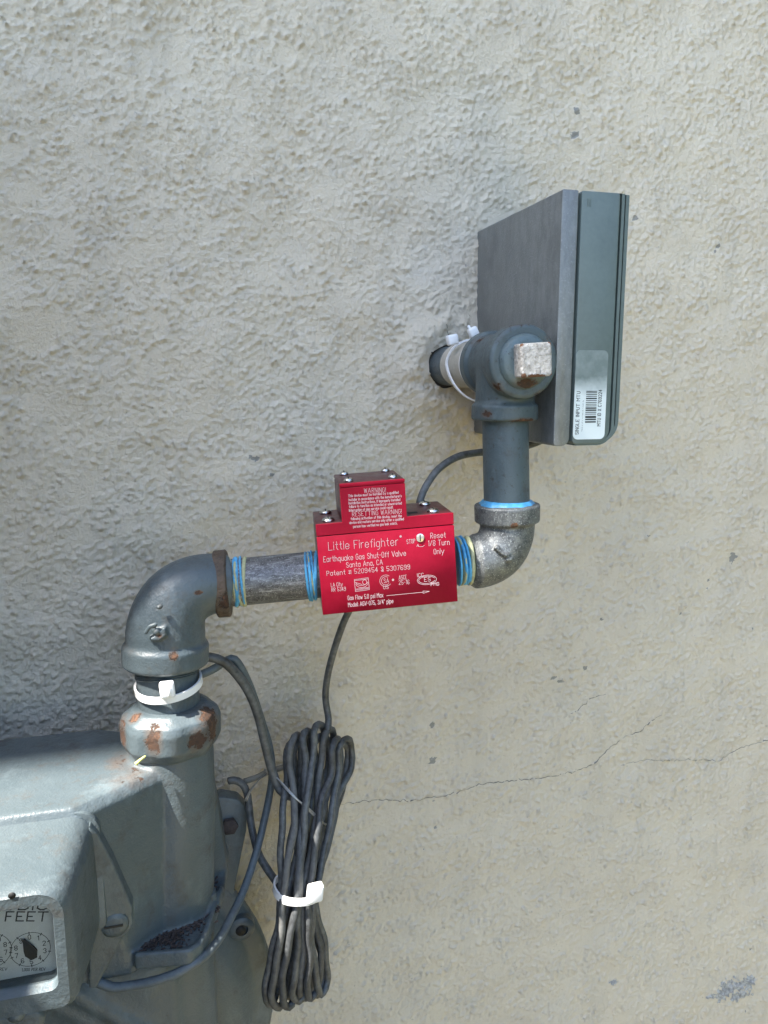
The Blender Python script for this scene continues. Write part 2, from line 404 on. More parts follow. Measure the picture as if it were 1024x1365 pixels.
sp = n.ramp(n.noise(260, 3, .7), [(.67, 0), (.72, 1)]); col = n.mix(n.math('MULTIPLY', sp, .4), col, (.2, .19, .17)); drip = n.ramp(n.noise(26, 6, .65, n.scale(1, 1, .22)), [(.52, 0), (.72, 1)]); col = n.mix(n.math('MULTIPLY', drip, .28), col, (.42, .385, .32))
st = n.ramp(n.math('ADD', n.attr('stain'), n.math('MULTIPLY', n.math('SUBTRACT', n.noise(420, 5, .75), .5), 1.6)), [(.42, 0), (.58, 1)])
col = n.mix(n.math('MULTIPLY', st, .8), col, (.22, .225, .215))
ba = n.ramp(n.math('ADD', n.attr('bare'), n.math('MULTIPLY', n.math('SUBTRACT', n.noise(300, 4, .7), .5), .8)), [(.45, 0), (.55, 1)])
col = n.mix(ba, col, n.mix(n.ramp(n.noise(420, 4, .7), [(.4, 0), (.6, 1)]), (.33, .325, .31), (.55, .54, .51)))
b1 = n.bump(n.noise(560, 6, .72), .0016, 1.0); b2 = n.bump(n.noise(1700, 3, .6), .0003, .6, b1)
STUCCO = n.out(col, .9, 0, b2, .25); me.materials.append(STUCCO)
HOUSE = thing('house_wall', 'rough cream stucco house wall with a hairline crack', 'wall', (0, 0, 0))
link(bpy.data.objects.new('wall', me), HOUSE)
def wall_y(x, z):
    i = int(round((x-X0)/ST)); j = int(round((z-Z0)/ST)); return -H[min(max(j, 0), nz-1), min(max(i, 0), nx-1)]
# recess behind the pipe
mobj('pipe_hole', lathe((TEE[0], .045, TEE[2]), (0, -1, 0), [(0, .0002), (0, .0215), (.0445, .0215)], 32), plain('hole_mortar', (.045, .04, .035), .95), HOUSE)
# eave and soffit that shade the wall
EZ, EY = 4.2, -.729
WOOD = plain('white_painted_wood', (.6, .58, .53), .6, 0, 40, .15)
mobj('eave_soffit', box((-5, EY+.02, EZ+.02), (7, .2, EZ+.05)), WOOD, HOUSE, False)
mobj('fascia_board', box((-5, EY, EZ), (7, EY+.018, EZ+.16)), WOOD, HOUSE, False)
mobj('roof_slope', ([(-5, EY-.002, EZ+.162), (7, EY-.002, EZ+.162), (7, 4, 6.0), (-5, 4, 6.0)], [(0, 1, 2, 3)]), plain('roof_shingle', (.12, .1, .09), .9), HOUSE, False)
# unseen board fence added to darken the lower left of the wall
FENCE = thing('shade_fence', 'dark weathered board fence added out of view to shade the wall', 'fence', (-.37, -.3, 0))
FW = plain('weathered_wood', (.07, .06, .05), .85, 0, 60, .35)
BD = box((0, 0, .03), (.02, .141, 2.18), .002)
def fboard(x, y, rz, h):
    o = mobj('board', BD, FW, FENCE, False) if not hasattr(fboard, 'me') else link(bpy.data.objects.new('board', fboard.me), FENCE)
    fboard.me = o.data; o.location = (x, y, 0); o.rotation_euler = (0, 0, rz); o.scale = (1, 1, h/2.18)
for i in range(4): fboard(-.38, -.02-.145*(i+1), 0, 1.464+.006*((i*7) % 3))
for i in range(2): fboard(-.38+.13*i+.141, -.635, math.pi/2, 1.66+.006*i)
for z_ in (.3, 1.1):
    mobj('rail', box((-.42, -.60, z_), (-.381, -.02, z_+.09)), FW, FENCE, False); mobj('rail', box((-.38, -.675, z_), (-.11, -.636, z_+.09)), FW, FENCE, False)
# unseen greenery added to block low sky and bounce green from the right
HEDGE = thing('added_hedge', 'clipped greenery added out of view to block low sky on the right', 'added_hedge', (1.25, -.95, 0))
LEAF = plain('hedge_leaf', (.075, .12, .035), .5, 0, 30, .5)
mobj('dark_core', box((1.08, -1.75, 0), (1.45, -.15, 1.8), .05), plain('hedge_inside', (.03, .035, .02), .9), HEDGE, False)
rs = random.Random(5); lv, lf_ = [], []
for i in range(9000):
    q = rs.randrange(3); x, y, z = rs.uniform(.95, 1.55), rs.uniform(-1.85, -.05), rs.uniform(.05, 1.95)
    if q == 0: x = .95+abs(rs.gauss(0, .06))
    elif q == 1: z = 1.95-abs(rs.gauss(0, .06))
    else: y = -1.85+abs(rs.gauss(0, .06))
    a_ = Vector((rs.gauss(0, 1), rs.gauss(0, 1), rs.gauss(0, 1))).normalized(); b_ = a_.orthogonal().normalized()
    p = Vector((x, y, z)); l_ = rs.uniform(.02, .035); k = len(lv)
    lv += [tuple(p-a_*l_), tuple(p+b_*l_*.5), tuple(p+a_*l_), tuple(p-b_*l_*.5)]; lf_.append((k, k+1, k+2, k+3))
fo = mobj('foliage', (lv, lf_), LEAF, HEDGE, False); fo['kind'] = 'stuff'
# hairline cracks
CRK = plain('crack_dark', (.19, .18, .155), .95, 0)
def crack(pts, wd, name='crack'):
    P = [at(x, y, -.001) for x, y in pts]; o = []
    for a_, b_ in zip(P[:-1], P[1:]):
        k = max(2, int(np.linalg.norm(b_-a_)/.0022))
        for j in range(k): o.append(a_+(b_-a_)*j/k + V(RNG.normal(0, .0003), 0, RNG.normal(0, .0004)))
    vs, fs = [], []
    for i, p in enumerate(o):
        t = o[min(i+1, len(o)-1)]-o[max(i-1, 0)]; t /= np.linalg.norm(t); s_ = V(-t[2], 0, t[0]); ww = wd*(.55+.9*random.random())*(1 if 2 < i < len(o)-3 else .4)
        for sg in (-1, 1):
            qv = p+s_*sg*ww/2; qv[1] = wall_y(qv[0], qv[2])-.00022; vs.append(qv)
        if i: b_ = len(vs); fs.append((b_-4, b_-3, b_-1, b_-2))
    mobj(name, (vs, fs), CRK, HOUSE, False)
crack([(455, 1073), (500, 1068), (545, 1069), (590, 1062), (650, 1043), (700, 1040), (745, 1034), (775, 1027), (793, 1017), (815, 995), (835, 983), (855, 976), (868, 961), (885, 950)], .00052)
crack([(830, 1022), (865, 1014), (915, 1013), (960, 1015), (990, 997), (1005, 992), (1035, 980)], .00042)
crack([(750, 955), (770, 948), (790, 930), (812, 925)], .0004)
crack([(597, 450), (592, 436), (589, 432)], .0008)
# ------------------------------------------------------------------ supply pipe: stub, tee, plug, drop pipe, elbow
YT = -.098
SUP = thing('gas_pipe', 'grey painted gas pipe coming out of the wall with tee and plug', 'pipe', tuple(TEE))
tx, tz = TEE[0], TEE[2]
mobj('stub_pipe', cyl((tx, .04, tz), (tx, -.076, tz), .01335, 40), GREY, SUP, True, 40)
tp = [(tx, y, tz) for y in np.linspace(-.024, -.073, 26)]
mobj('thread_tape', sweep(tp, [.0139+.0004*(i % 2)+.0003*random.random() for i in range(26)], 40), WTAPE, SUP, True, 60)
zb = at(672, 559, YT)[2]; ztb = at(672, 537, YT)[2]
v0 = at(672.5, 560, YT); v1 = at(676, 672, -.1035)      # drop pipe axis
mk = V(0, -1, 0)
tee = [cyl((tx, -.073, tz), (tx, -.120, tz), .0172, 48), lathe((tx, -.072, tz), (0, -1, 0), [(0, .0180), (.001, .0192), (.008, .0192), (.010, .0175)], 48),
       lathe((tx, -.1225, tz), (0, 1, 0), [(0, .0185), (.001, .0202), (.011, .0202), (.0135, .0175)], 48),
       cyl((tx, YT, tz), v0+V(0, 0, .001), .0170, 48), lathe(v0, (0, 0, 1), [(0, .0182), (.0008, .0192), (.0085, .0192), (.0105, .017)], 48)]
cast('tee_fitting', tee, PIPEP, SUP, .0007, 3, [((tx-.004, -.118, tz+.0195), (.014, .006, .004), .8), ((tx+.014, -.120, tz+.013), (.006, .005, .006), .7), ((tx-.014, -.119, tz-.013), (.006, .006, .006), .8), ((tx+.010, -.12, tz-.017), (.008, .005, .004), .75), (v0+V(.004, -.018, 0), (.014, .008, .003)), (v0+V(-.015, -.010, .004), (.006, .008, .005), .7), ((tx-.012, -.085, tz+.014), (.008, .008, .008), .6)])
PLUGW = NB('sunlit_flaking_plug'); a = PLUGW.noise(330, 6, .7); bb = PLUGW.noise(900, 4, .7)
ch = PLUGW.math('ADD', PLUGW.attr('chip'), PLUGW.math('MULTIPLY', PLUGW.math('SUBTRACT', a, .5), 1.3))
colp = PLUGW.mix(PLUGW.ramp(a, [(.42, 0), (.62, 1)]), (.60, .58, .54), (.33, .31, .28))  # pale base stands in for sun on the square head; rust chips are wear
colp = PLUGW.mix(PLUGW.ramp(ch, [(.38, 0), (.5, 1)]), colp, (.19, .085, .04))
PLUGM = PLUGW.out(colp, .6, 0, PLUGW.bump(a, .003))
plug = cast('plug', [lathe((tx, -.118, tz), (0, -1, 0), [(0, .0150), (.0055, .0150), (.0075, .0135), (.0082, .011)], 40)], painted('plug_paint', (.085, .12, .125), (.11, .15, .155), speck=.9), SUP, .0006, 4,
            [((tx, -.127, tz-.012), (.012, .006, .005))])
hw = .0090; rot = R_(4)
def sqm(p): return V(tx+.0012 + p[0]*math.cos(rot)+p[2]*math.sin(rot), p[1], tz+.0005 - p[0]*math.sin(-rot)*1 + p[2]*math.cos(rot)) if False else V(tx+.0012+p[0]*math.cos(rot)-p[2]*math.sin(rot), p[1], tz+.0005+p[0]*math.sin(rot)+p[2]*math.cos(rot))
sq = cast('square_head', [box((-hw, -.1355, -hw), (hw, -.12, hw), .0012, 2, sqm)], PLUGM, plug, .0006, 3,
          [(sqm(V(-hw, -.1355, hw)), (.004,)*3), (sqm(V(hw, -.1355, hw)), (.005, .004, .003)), (sqm(V(hw, -.1355, -hw)), (.004,)*3), (sqm(V(-hw, -.1355, -hw)), (.006, .004, .004)), (sqm(V(0, -.1355, -hw)), (.012, .004, .0025))])
mobj('drop_pipe', cyl(v0+V(0, 0, .012), v1-V(0, 0, .004), .01335, 48), PIPEP, SUP, True, 40)
# right elbow; the run leans up to the right and away from the wall
PL = at(316, 776, -.088); PR = at(612, 748, -.105); ru = (PR-PL)/np.linalg.norm(PR-PL)
E1 = at(677, 747, -.1055)
def elbow_path(a, corner, b, rad, k=14):
    da = (a-corner)/np.linalg.norm(a-corner); db = (b-corner)/np.linalg.norm(b-corner)
    out = [a]
    for i in range(k+1):
        t = i/k; p0 = corner+da*rad; p2 = corner+db*rad; out.append((1-t)**2*p0+2*t*(1-t)*(corner*.85+(p0+p2)*.075)+t*t*p2)
    return out+[b]
vd = (v1-v0)/np.linalg.norm(v1-v0)
a0 = at(676, 673, -.1035); b0_ = at(624, 748.5, -.1052)
pth = elbow_path(a0, E1, b0_, .021)
fd = V(0.15, -1, 0.05); fd /= np.linalg.norm(fd); mkp = at(672, 741, -.121)
mkb = [sweep([mkp+V(-.004, 0, .004), mkp+V(.0, -.0008, .0005), mkp+V(.003, 0, .0005)], .0011, 8), sweep([mkp+V(.001, 0, -.002), mkp+V(.005, 0, -.0025)], .0014, 8),
       cyl(mkp+V(-.006, .0, .0045), mkp+V(-.003, .001, .0055), .0012, 8)]
cast('elbow', [sweep(pth, [.0165]+[.0160]*15+[.0130], 40), lathe(a0, (a0-at(676, 700, -.1035)), [(-.0108, .0162), (-.0095, .0190), (0, .0192), (.0006, .0186)], 48)]+mkb, GALV, SUP, .0007, 4,
     [(at(665, 690, -.122), (.006, .004, .004)), (at(686, 703, -.122), (.004, .004, .005)), (at(640, 690, -.12), (.006, .005, .003))])
mobj('pipe_sealant', lathe(v1-V(0, 0, .0035), (0, 0, 1), [(0, .0178), (.0022, .0170), (.0045, .0152), (.0060, .0136)], 40, lambda q: 1+.03*math.sin(5*q+1)+.03*math.sin(11*q)), BLUE, SUP)
mobj('old_sealant', lathe(v1-V(0, 0, .004), (0, 0, 1), [(0, .0182), (.0012, .0178), (.0016, .0150)], 40, lambda q: 1+.02*math.sin(7*q)), YELL, SUP)
def band(name, P, d, L, r, mats, parent, seed=0):
    rs = random.Random(seed); x = 0; i = 0
    while x < L:
        w_ = .0011+.0011*rs.random(); c0 = P+d*x; tilt = V(rs.uniform(-.1, .1), rs.uniform(-.1, .1), rs.uniform(-.1, .1))
        mobj(name, lathe(c0, d+tilt, [(0, r-.0006), (w_*.25, r+.0002*rs.random()), (w_*.75, r+.0003*rs.random()), (w_, r-.0006)], 48, (lambda p1, p2: (lambda q: 1+.016*math.sin(3*q+p1)+.012*math.sin(7*q+p2)+.010*math.sin(13*q+p1*2)))(rs.random()*6, rs.random()*6)), mats[i % len(mats)], parent)
        x += w_*.8; i += 1
band('sealant_wrap', PR-ru*.002, ru, .0070, .0142, [BLUE, YELL, BLUE, BLUE], SUP, 3)
# ------------------------------------------------------------------ meter-side pipe: riser, reducing elbow, nipple
RX = at(225, 905, -.098); MZ = 1.049
rb = V(-.0087, -.099, 1.075); rtop = at(221, 870, -.0935)
MP = thing('gas_pipe', 'painted riser and reducing elbow rising from the gas meter', 'pipe', tuple(rb))
mobj('riser_nipple', cyl(rb-V(0, 0, .01), rtop+V(0, 0, .006), .0164, 48), PIPEP if False else GREY, MP, True, 40)
th_ = [rtop+(rb-rtop)*t for t in np.linspace(.16, .42, 17)]
mobj('pipe_thread', sweep(th_, [.0167+.0005*(i % 2) for i in range(17)], 48), GREY, MP, True, 80)
E2 = at(221, 779, -.0925); ea = at(221, 884, -.0938); eb = PL-ru*.006
ex = eb-E2; pth = elbow_path(ea, E2, eb, .026)
m2 = at(208, 842, -.115)
emb = [sweep([m2+V(-.0055, .0005, -.001), m2+V(-.003, 0, .003), m2+V(.001, -.0004, .0042)], .0013, 8), sweep([m2+V(.004, 0, .002), m2+V(.0045, 0, -.002), m2+V(.001, -.0004, -.0042), m2+V(-.003, 0, -.0035)], .0012, 8), sweep([m2+V(-.001, 0, -.001), m2+V(.0015, -.0003, .0008)], .0016, 8),
       sweep([m2+V(.001, 0, .0125), m2+V(.004, .001, .0135)], .0014, 8)]
cast('reducing_elbow', [sweep(pth, [.0212]+list(np.linspace(.0212, .0168, 15))+[.0165], 48),
      lathe(ea, E2-ea, [(-.0005, .0215), (.001, .0232), (.0105, .0232), (.014, .0205)], 56)]+emb, GREY, MP, .0008, 5,
     [(at(256, 807, -.113), (.0045, .004, .003)), (at(232, 873, -.117), (.0042, .006, .0055)), (at(265, 790, -.108), (.004, .003, .002)), (at(212, 848, -.117), (.003, .004, .002))])
dbm = (eb-E2)/np.linalg.norm(eb-E2)
BAND = painted('rusted_band', (.055, .038, .027), (.11, .075, .05), rough=.6, speck=1.0, bd=.0025)
bo = cast('elbow_band', [lathe(eb-ru*.0062, ru, [(0, .0172), (.0008, .0188), (.0072, .0190), (.008, .0175)], 56)], BAND, MP, .0006, 3, [(eb+V(0, -.019, -.008), (.01, .006, .012))])
mobj('nipple', cyl(PL-ru*.004, PR-ru*.06, .01335, 48), GALVD, MP, True, 40)
band('sealant_wrap', PL-ru*.003, ru, .0078, .0140, [YELL, BLUE, BLUE, YELL, BLUE], MP, 5)
PN = at(418, 767, -.094)
band('sealant_wrap', PN-ru*.004, ru, .0055, .0140, [BLUE, BLUE, YELL], MP, 8)
# swivel nut
nutp = lambda q: 1+.030*math.cos(8*q)
cast('swivel_nut', [lathe((-.0085, -.0995, 1.0525), (0, 0, 1), [(0, .0225), (.0015, .0238), (.006, .0260), (.0165, .0262), (.0205, .0248), (.0245, .0190)], 64, nutp)], GREY, MP, .0008, 4,
     [(at(206, 985, -.122), (.0075, .007, .013)), (at(278, 965, -.112), (.010, .014, .017)), (at(167, 977, -.103), (.006, .010, .014)), (at(262, 985, -.120), (.009, .008, .009)), (at(180, 958, -.11), (.006, .006, .006))])
# ------------------------------------------------------------------ red shut-off valve
vn = np.cross(V(0, 0, 1), ru); vn = np.cross(ru, np.cross(V(0, 0, 1), ru)); vu = ru; vw = vn/np.linalg.norm(vn); vf = np.cross(vw, vu)   # vf points to the wall
VO = (at(424, 767, -.0945)+PR)/2; vfront = VO - vf*.022
def face(px, py):                        # pixel -> coordinates on the valve's front face
    p = on(px, py, vfront, -vf)-vfront; return V(np.dot(p, vu), np.dot(p, vw))
def cr(x, y): return face(400+x/4.2667, 600+y/4.2667)
fr = (vfront, vu, vw, -vf)
BLc, BRc, RTc, LTc = cr(127, 935), cr(893, 865), cr(878, 362), cr(92, 418)
xl = (BLc[0]+LTc[0])/2; xr = (BRc[0]+RTc[0])/2; yb = (BLc[1]+BRc[1])/2; ysh = (RTc[1]+LTc[1])/2
ux0 = (cr(225, 190)[0]+cr(238, 412)[0])/2; ux1 = (cr(597, 165)[0]+cr(607, 380)[0])/2; ytop = (cr(225, 190)[1]+cr(597, 165)[1])/2
ysp = (cr(103, 485)[1]+cr(880, 430)[1])/2; ycap = ytop-.0022
def vm(p): return VO + vu*p[0] + vf*p[1] + vw*p[2]
VAL = thing('shutoff_valve', 'red engraved earthquake gas shut-off valve between two pipe fittings', 'valve', tuple(vm(V((xl+xr)/2, 0, yb))))
def vbox(name, x0, x1, z0, z1, y0, y1, mat, bev=.0006, parent=VAL): return mobj(name, box((x0, y0, z0), (x1, y1, z1), bev, 2, vm), mat, parent, True, 50)
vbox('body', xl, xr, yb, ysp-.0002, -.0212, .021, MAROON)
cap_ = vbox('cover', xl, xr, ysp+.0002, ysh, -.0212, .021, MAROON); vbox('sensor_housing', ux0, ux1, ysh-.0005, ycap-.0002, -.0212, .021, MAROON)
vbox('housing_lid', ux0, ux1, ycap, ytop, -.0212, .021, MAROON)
for nm, (x0, x1, z0, z1) in (('front_face', (xl, xr, yb, ysp-.0002)), ('lid_face', (ux0, ux1, ycap, ytop))):
    mobj(nm, box((x0, -.022, z0), (x1, -.0208, z1), .00025, 1, vm), RED, VAL, True, 50)
tpl = [(xl, ysp+.0002), (xr, ysp+.0002), (xr, ysh), (ux1, ysh), (ux1, ycap-.0002), (ux0, ycap-.0002), (ux0, ysh), (xl, ysh)]
mobj('cover_face', bevelled(loft([[vm(V(x, -.0208, z)) for x, z in tpl], [vm(V(x, -.022, z)) for x, z in tpl]]), .0002, 1, 40), RED, VAL, True, 40)
def TX(t, ax, ay, bx, by, hpx, wd): text_on(t, cr(ax, ay), cr(bx, by), hpx/4.2667/2450, fr, wd*.88, INK, VAL)
TX('WARNING!', 365, 243, 487, 238, 25, .00021)
for t, A_, B_ in (('This device must be installed by a qualified', (275, 268), (560, 247)), ("installer in accordance with the manufacturer's", (278, 290), (578, 267)), ('installation instructions, if improperly installed', (278, 309), (570, 288)),
                  ('failure to function as intended or unwarranted', (280, 329), (578, 308)), ('interruption of gas service could result.', (280, 350), (530, 331)), ('following activation of this device, reset the', (290, 398), (578, 380)),
                  ('device and restore service only after a qualified', (282, 420), (590, 398)), ('person has verified no gas leak exists.', (303, 442), (553, 422))):
    TX(t, *A_, *B_, 14, .00021)
TX('RESETTING WARNING!', 298, 377, 577, 360, 25, .00021)
TX('Little Firefighter', 163, 570, 558, 541, 46, .00030)
TX('Earthquake Gas Shut-Off Valve', 135, 637, 602, 600, 31, .00028)
TX('Santa Ana, CA', 265, 668, 470, 650, 29, .00026); TX('Patent # 5209454 & 5307699', 153, 715, 625, 677, 27, .00026)
TX('STOP', 608, 533, 655, 528, 24, .00023); TX('Reset', 743, 502, 828, 497, 31, .00026); TX('1/8 Turn', 730, 545, 850, 538, 31, .00026); TX('Only', 762, 592, 820, 587, 30, .00026)
TX('LA City', 177, 778, 243, 772, 22, .0002); TX('RR 5349', 180, 805, 260, 799, 22, .0002); TX('ASCE', 563, 737, 607, 733, 24, .0002); TX('25-16', 563, 765, 622, 761, 24, .0002)
TX('US', 475, 790, 503, 788, 20, .0002); TX('Gas Flow 5.0 psi Max', 273, 853, 473, 836, 25, .00025); TX('Model: AGV-075, 3/4" pipe', 275, 892, 530, 869, 24, .00025)
TX('ICC', 668, 722, 703, 718, 20, .00024); TX('ES', 708, 748, 742, 745, 24, .00024); TX('PMG', 745, 772, 790, 769, 18, .00028)
TX('SA', 478, 755, 505, 753, 24, .0002)
PXF = 1/4.2667/2450
def logo(sts, wd, name='emblem'): mobj(name, ribbons(sts, wd, fr), INK, VAL, False)
c = cr(487, 743); logo([arc(*c, 34*PXF, 34*PXF, 50, 320), arc(*c, 24*PXF, 24*PXF, 55, 310)], .0002)
c = cr(722, 738); logo([arc(*c, 56*PXF, 28*PXF, 0, 360, 28), arc(*c, 48*PXF, 21*PXF, 20, 340, 24)], .00022)
c = cr(351, 768); s5 = PXF
logo([[(c[0]-40*s5, c[1]+36*s5), (c[0]-38*s5, c[1]-34*s5), (c[0]+42*s5, c[1]-30*s5), (c[0]+40*s5, c[1]+40*s5), (c[0]-40*s5, c[1]+36*s5)], arc(c[0]+2*s5, c[1]+16*s5, 36*s5, 30*s5, 190, 350), arc(c[0]+2*s5, c[1]+22*s5, 34*s5, 24*s5, 195, 345), arc(c[0]+18*s5, c[1]+16*s5, 12*s5, 14*s5, 0, 360),
      [(c[0]-36*s5, c[1]+20*s5), (c[0]+2*s5, c[1]+4*s5)], [(c[0]-34*s5, c[1]-20*s5), (c[0]+38*s5, c[1]-17*s5)], [(c[0]-34*s5, c[1]-26*s5), (c[0]+38*s5, c[1]-23*s5)], [(c[0]-38*s5, c[1]+30*s5), (c[0]+38*s5, c[1]+33*s5)]], .00022)
for x, y, r in ((572, 491, 5), (529, 738, 5)):
    c = cr(x, y); logo([arc(*c, r*PXF, r*PXF, 0, 360), arc(*c, r*.4*PXF, r*.4*PXF, 0, 360)], .00024, 'dot_mark')
A_, B_, C_ = cr(493, 828), cr(700, 808), cr(735, 803)
logo([[tuple(A_), tuple(B_)], [tuple(C_), (B_[0], B_[1]+7*PXF), (B_[0], B_[1]-7*PXF), tuple(C_)]], .00022, 'flow_arrow')
c = cr(675, 543); logo([arc(c[0]+14*PXF, c[1]+22*PXF, 30*PXF, 30*PXF, 225, 310), [(c[0]-12*PXF, c[1]-4*PXF), (c[0]-4*PXF, c[1]+8*PXF), (c[0], c[1]-4*PXF)]], .0002, 'turn_arrow')
c = cr(683, 498)
rs_ = mobj('reset_screw', lathe(vfront+vu*c[0]+vw*c[1], -vf, [(0, .0023), (.0004, .0023), (.0005, .0020), (.0005, .0001)], 28), CHROME, VAL, True, 40)
mobj('screw_slot', box((c[0]-.0003, -.0227, c[1]-.0019), (c[0]+.0003, -.0224, c[1]+.0019), 0, 1, vm), BLACK, rs_, False)
def dome(x, y, z, r):
    s_ = mobj('cover_screw', lathe(vm(V(x, y, z)), vw, [(0, r*.92), (.0003, r), (.0010, r*.95), (.0018, r*.7), (.0022, r*.35), (.00225, .0001)], 24), CHROME, VAL)
    mobj('screw_slot', box((x-.0003, y-r*.55, z+.0021), (x+.0003, y+r*.55, z+.0024), 0, 1, vm), BLACK, s_, False)
for x in (ux0+.0055, ux1-.0055):
    for y in (-.0155, .015): dome(x, y, ytop, .0027)
for x in (xl+.0072, xr-.0098):
    for y in (-.0145, .011): dome(x, y, ysh, .0036)
vbox('cable_slot', ux1+.002, ux1+.0075, ysh+.0001, ysh+.0002, -.013, -.0095, BLACK, 0)
# ------------------------------------------------------------------ meter transmitter box
MX, MYF, MT, MB_ = .2062, -.1205, 1.3525, 1.2148
MTU = thing('transmitter_box', 'grey-green meter transmitter box with white barcode label fixed to the wall', 'transmitter box', (MX+.018, -.06, MB_))
def extr(prof, y0, y1): return loft([[V(x, y1, z) for x, z in prof], [V(x, y0, z) for x, z in prof]])
br = extr(rrect(MX, MX+.0098, MB_, MT, (.0008, .0012, .0022, .0045), 4), MYF, .002)
mobj('mounting_bracket', bevelled(br, .0006, 2, 50), BRACK, MTU, True, 40)
mobj('seam_gasket', extr(rrect(MX+.0090, MX+.0125, MB_+.004, MT-.002, .001, 3), MYF+.0035, -.002), BLACK, MTU, True, 40)
def shell(name, x1, zb_, yf, r, mat, x0=MX+.0116, zt=MT):
    if x0 > MX+.03:                      # an L-shaped rib following the case's outline
        w_ = x1-x0; o_ = rrect(MX+.0140, x1, zb_, zt, (.0004, .0004, .0004, r), 8); i_ = rrect(MX+.0140, x1-w_, zb_+w_, zt, (.0004, .0004, .0004, max(.001, r-w_)), 8)
        k_ = len(o_); secs_ = [[V(x, y, z) for x, z in pr_] for pr_, y in ((i_, -.004), (i_, yf+.0004), (i_, yf), (o_, yf), (o_, yf+.0004), (o_, -.004))]
        vv_, ff_ = loft(secs_); return mobj(name, (vv_, ff_[:-2]), mat, MTU, True, 40)
    return mobj(name, bevelled(extr(rrect(x0, x1, zb_, zt, (.0015, .0015, .003, r), 8), yf, -.004), .0008, 2, 50), mat, MTU, True, 40)
shell('case', MX+.0352, MB_+.0008, MYF, .0085, MTUB)
shell('case_groove', MX+.0365, MB_+.0012, MYF+.0090, .0092, MTUB, MX+.0112)
shell('lid', MX+.0386, MB_+.0, MYF+.0012, .0105, MTUB, MX+.0368)
shell('lid_groove', MX+.0396, MB_+.0008, MYF+.0120, .0110, MTUB, MX+.0128)
shell('lid_edge', MX+.0425, MB_+.0010, MYF+.0030, .0125, MTUB, MX+.0404)
lf = (V(0, MYF, 0), V(1, 0, 0), V(0, 0, 1), V(0, -1, 0))
def lp(px, py): p = at(px, py, MYF-.0003); return V(p[0], p[2])
lab0, lab1 = lp(764, 586), lp(808, 467)
lx0, lx1 = (lp(764, 586)[0]+lp(768, 470)[0])/2, (lp(804, 586)[0]+lp(813, 470)[0])/2
LN = NB('half_lit_label'); sepz = LN.t.nodes.new('ShaderNodeSeparateXYZ'); LN.L(LN.co, sepz.inputs[0])
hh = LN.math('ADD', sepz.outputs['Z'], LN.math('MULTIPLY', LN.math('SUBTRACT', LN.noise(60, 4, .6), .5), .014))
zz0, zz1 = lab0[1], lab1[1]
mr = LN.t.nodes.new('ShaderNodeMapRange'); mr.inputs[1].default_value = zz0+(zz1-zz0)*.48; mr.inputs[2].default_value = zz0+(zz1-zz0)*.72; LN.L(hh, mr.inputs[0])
lc = LN.mix(mr.outputs[0], (.70, .76, .74), LN.mix(LN.ramp(LN.noise(140, 5, .6), [(.4, 0), (.65, 1)]), (.16, .20, .19), (.22, .26, .25)))  # sunlit lower part and shaded upper part painted into the label colour
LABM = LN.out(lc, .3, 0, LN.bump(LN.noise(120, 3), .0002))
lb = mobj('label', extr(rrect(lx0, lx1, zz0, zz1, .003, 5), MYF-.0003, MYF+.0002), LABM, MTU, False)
LINK_ = plain('label_ink', (.03, .035, .035), .5, 0)
lfr = (V(0, MYF-.0003, 0), V(1, 0, 0), V(0, 0, 1), V(0, -1, 0)); lw = lx1-lx0; lh = zz1-zz0
def LT(t, fx, f0, f1, capf, wd): text_on(t, (lx0+lw*fx, zz0+lh*f0), (lx0+lw*fx, zz0+lh*f1), lw*capf, lfr, wd, LINK_, lb)
LT('SINGLE INPUT MTU', .17, .06, .54, .10, .0003); LT('MTU ID X C769224', .85, .15, .56, .10, .0003)
rs = random.Random(4); z = zz0+lh*.09; fp = []
while z < zz0+lh*.44: fp.append([(lx0+lw*(.255+.02*rs.random()), z), (lx0+lw*(.275+.02*rs.random()), z+.0002)]); z += rs.choice((.0004, .0005, .0009))
mobj('fine_print', ribbons(fp, .00013, lfr), LINK_, lb, False)
z = zz0+lh*.19; bv = []
while z < zz0+lh*.54:
    t_ = rs.choice((.0004, .0004, .0008, .0012)); bv.append(box((lx0+lw*.36, MYF-.00042, z), (lx0+lw*.70, MYF-.00036, z+t_))); z += t_+rs.choice((.0004, .0006, .0008))
mobj('barcode', join(*bv), LINK_, lb, False)
mobj('mould_mark', join(box((MX+.0150, MYF-.0003, MT-.008), (MX+.0156, MYF+.0001, MT-.004)), box((MX+.0165, MYF-.0003, MT-.008), (MX+.0171, MYF+.0001, MT-.004))), MTUB, MTU, False)
# ------------------------------------------------------------------ gas meter
GM = thing('gas_meter', 'grey painted gas meter with dial window under the riser pipe', 'gas meter', (-.085, -.09, .66))
nk = (-.0087, -.0995)
def ring(z, pts): return [V(x, y, z) for x, y in pts]
top = loft([ring(.945, [(-.31, -.138), (-.034, -.136), (-.010, -.120), (-.0087, -.078), (-.05, -.050), (-.31, -.050)]),
            ring(1.010, [(-.31, -.146), (-.043, -.144), (-.010, -.119), (-.0087, -.080), (-.05, -.052), (-.31, -.052)]),
            ring(1.044, [(-.31, -.150), (-.052, -.150), (-.012, -.1205), (-.0087, -.079), (-.05, -.056), (-.31, -.056)]),
            ring(1.0495, [(-.305, -.146), (-.056, -.147), (-.014, -.118), (-.0087, -.082), (-.05, -.060), (-.305, -.060)])])
nc = [(.950, -.0150, -.0990, .0262), (.962, -.0140, -.0992, .0250), (.985, -.0120, -.0994, .0240), (1.02, -.0095, -.0995, .0232), (1.048, -.0087, -.0995, .0226), (1.058, -.0087, -.0995, .0222)]
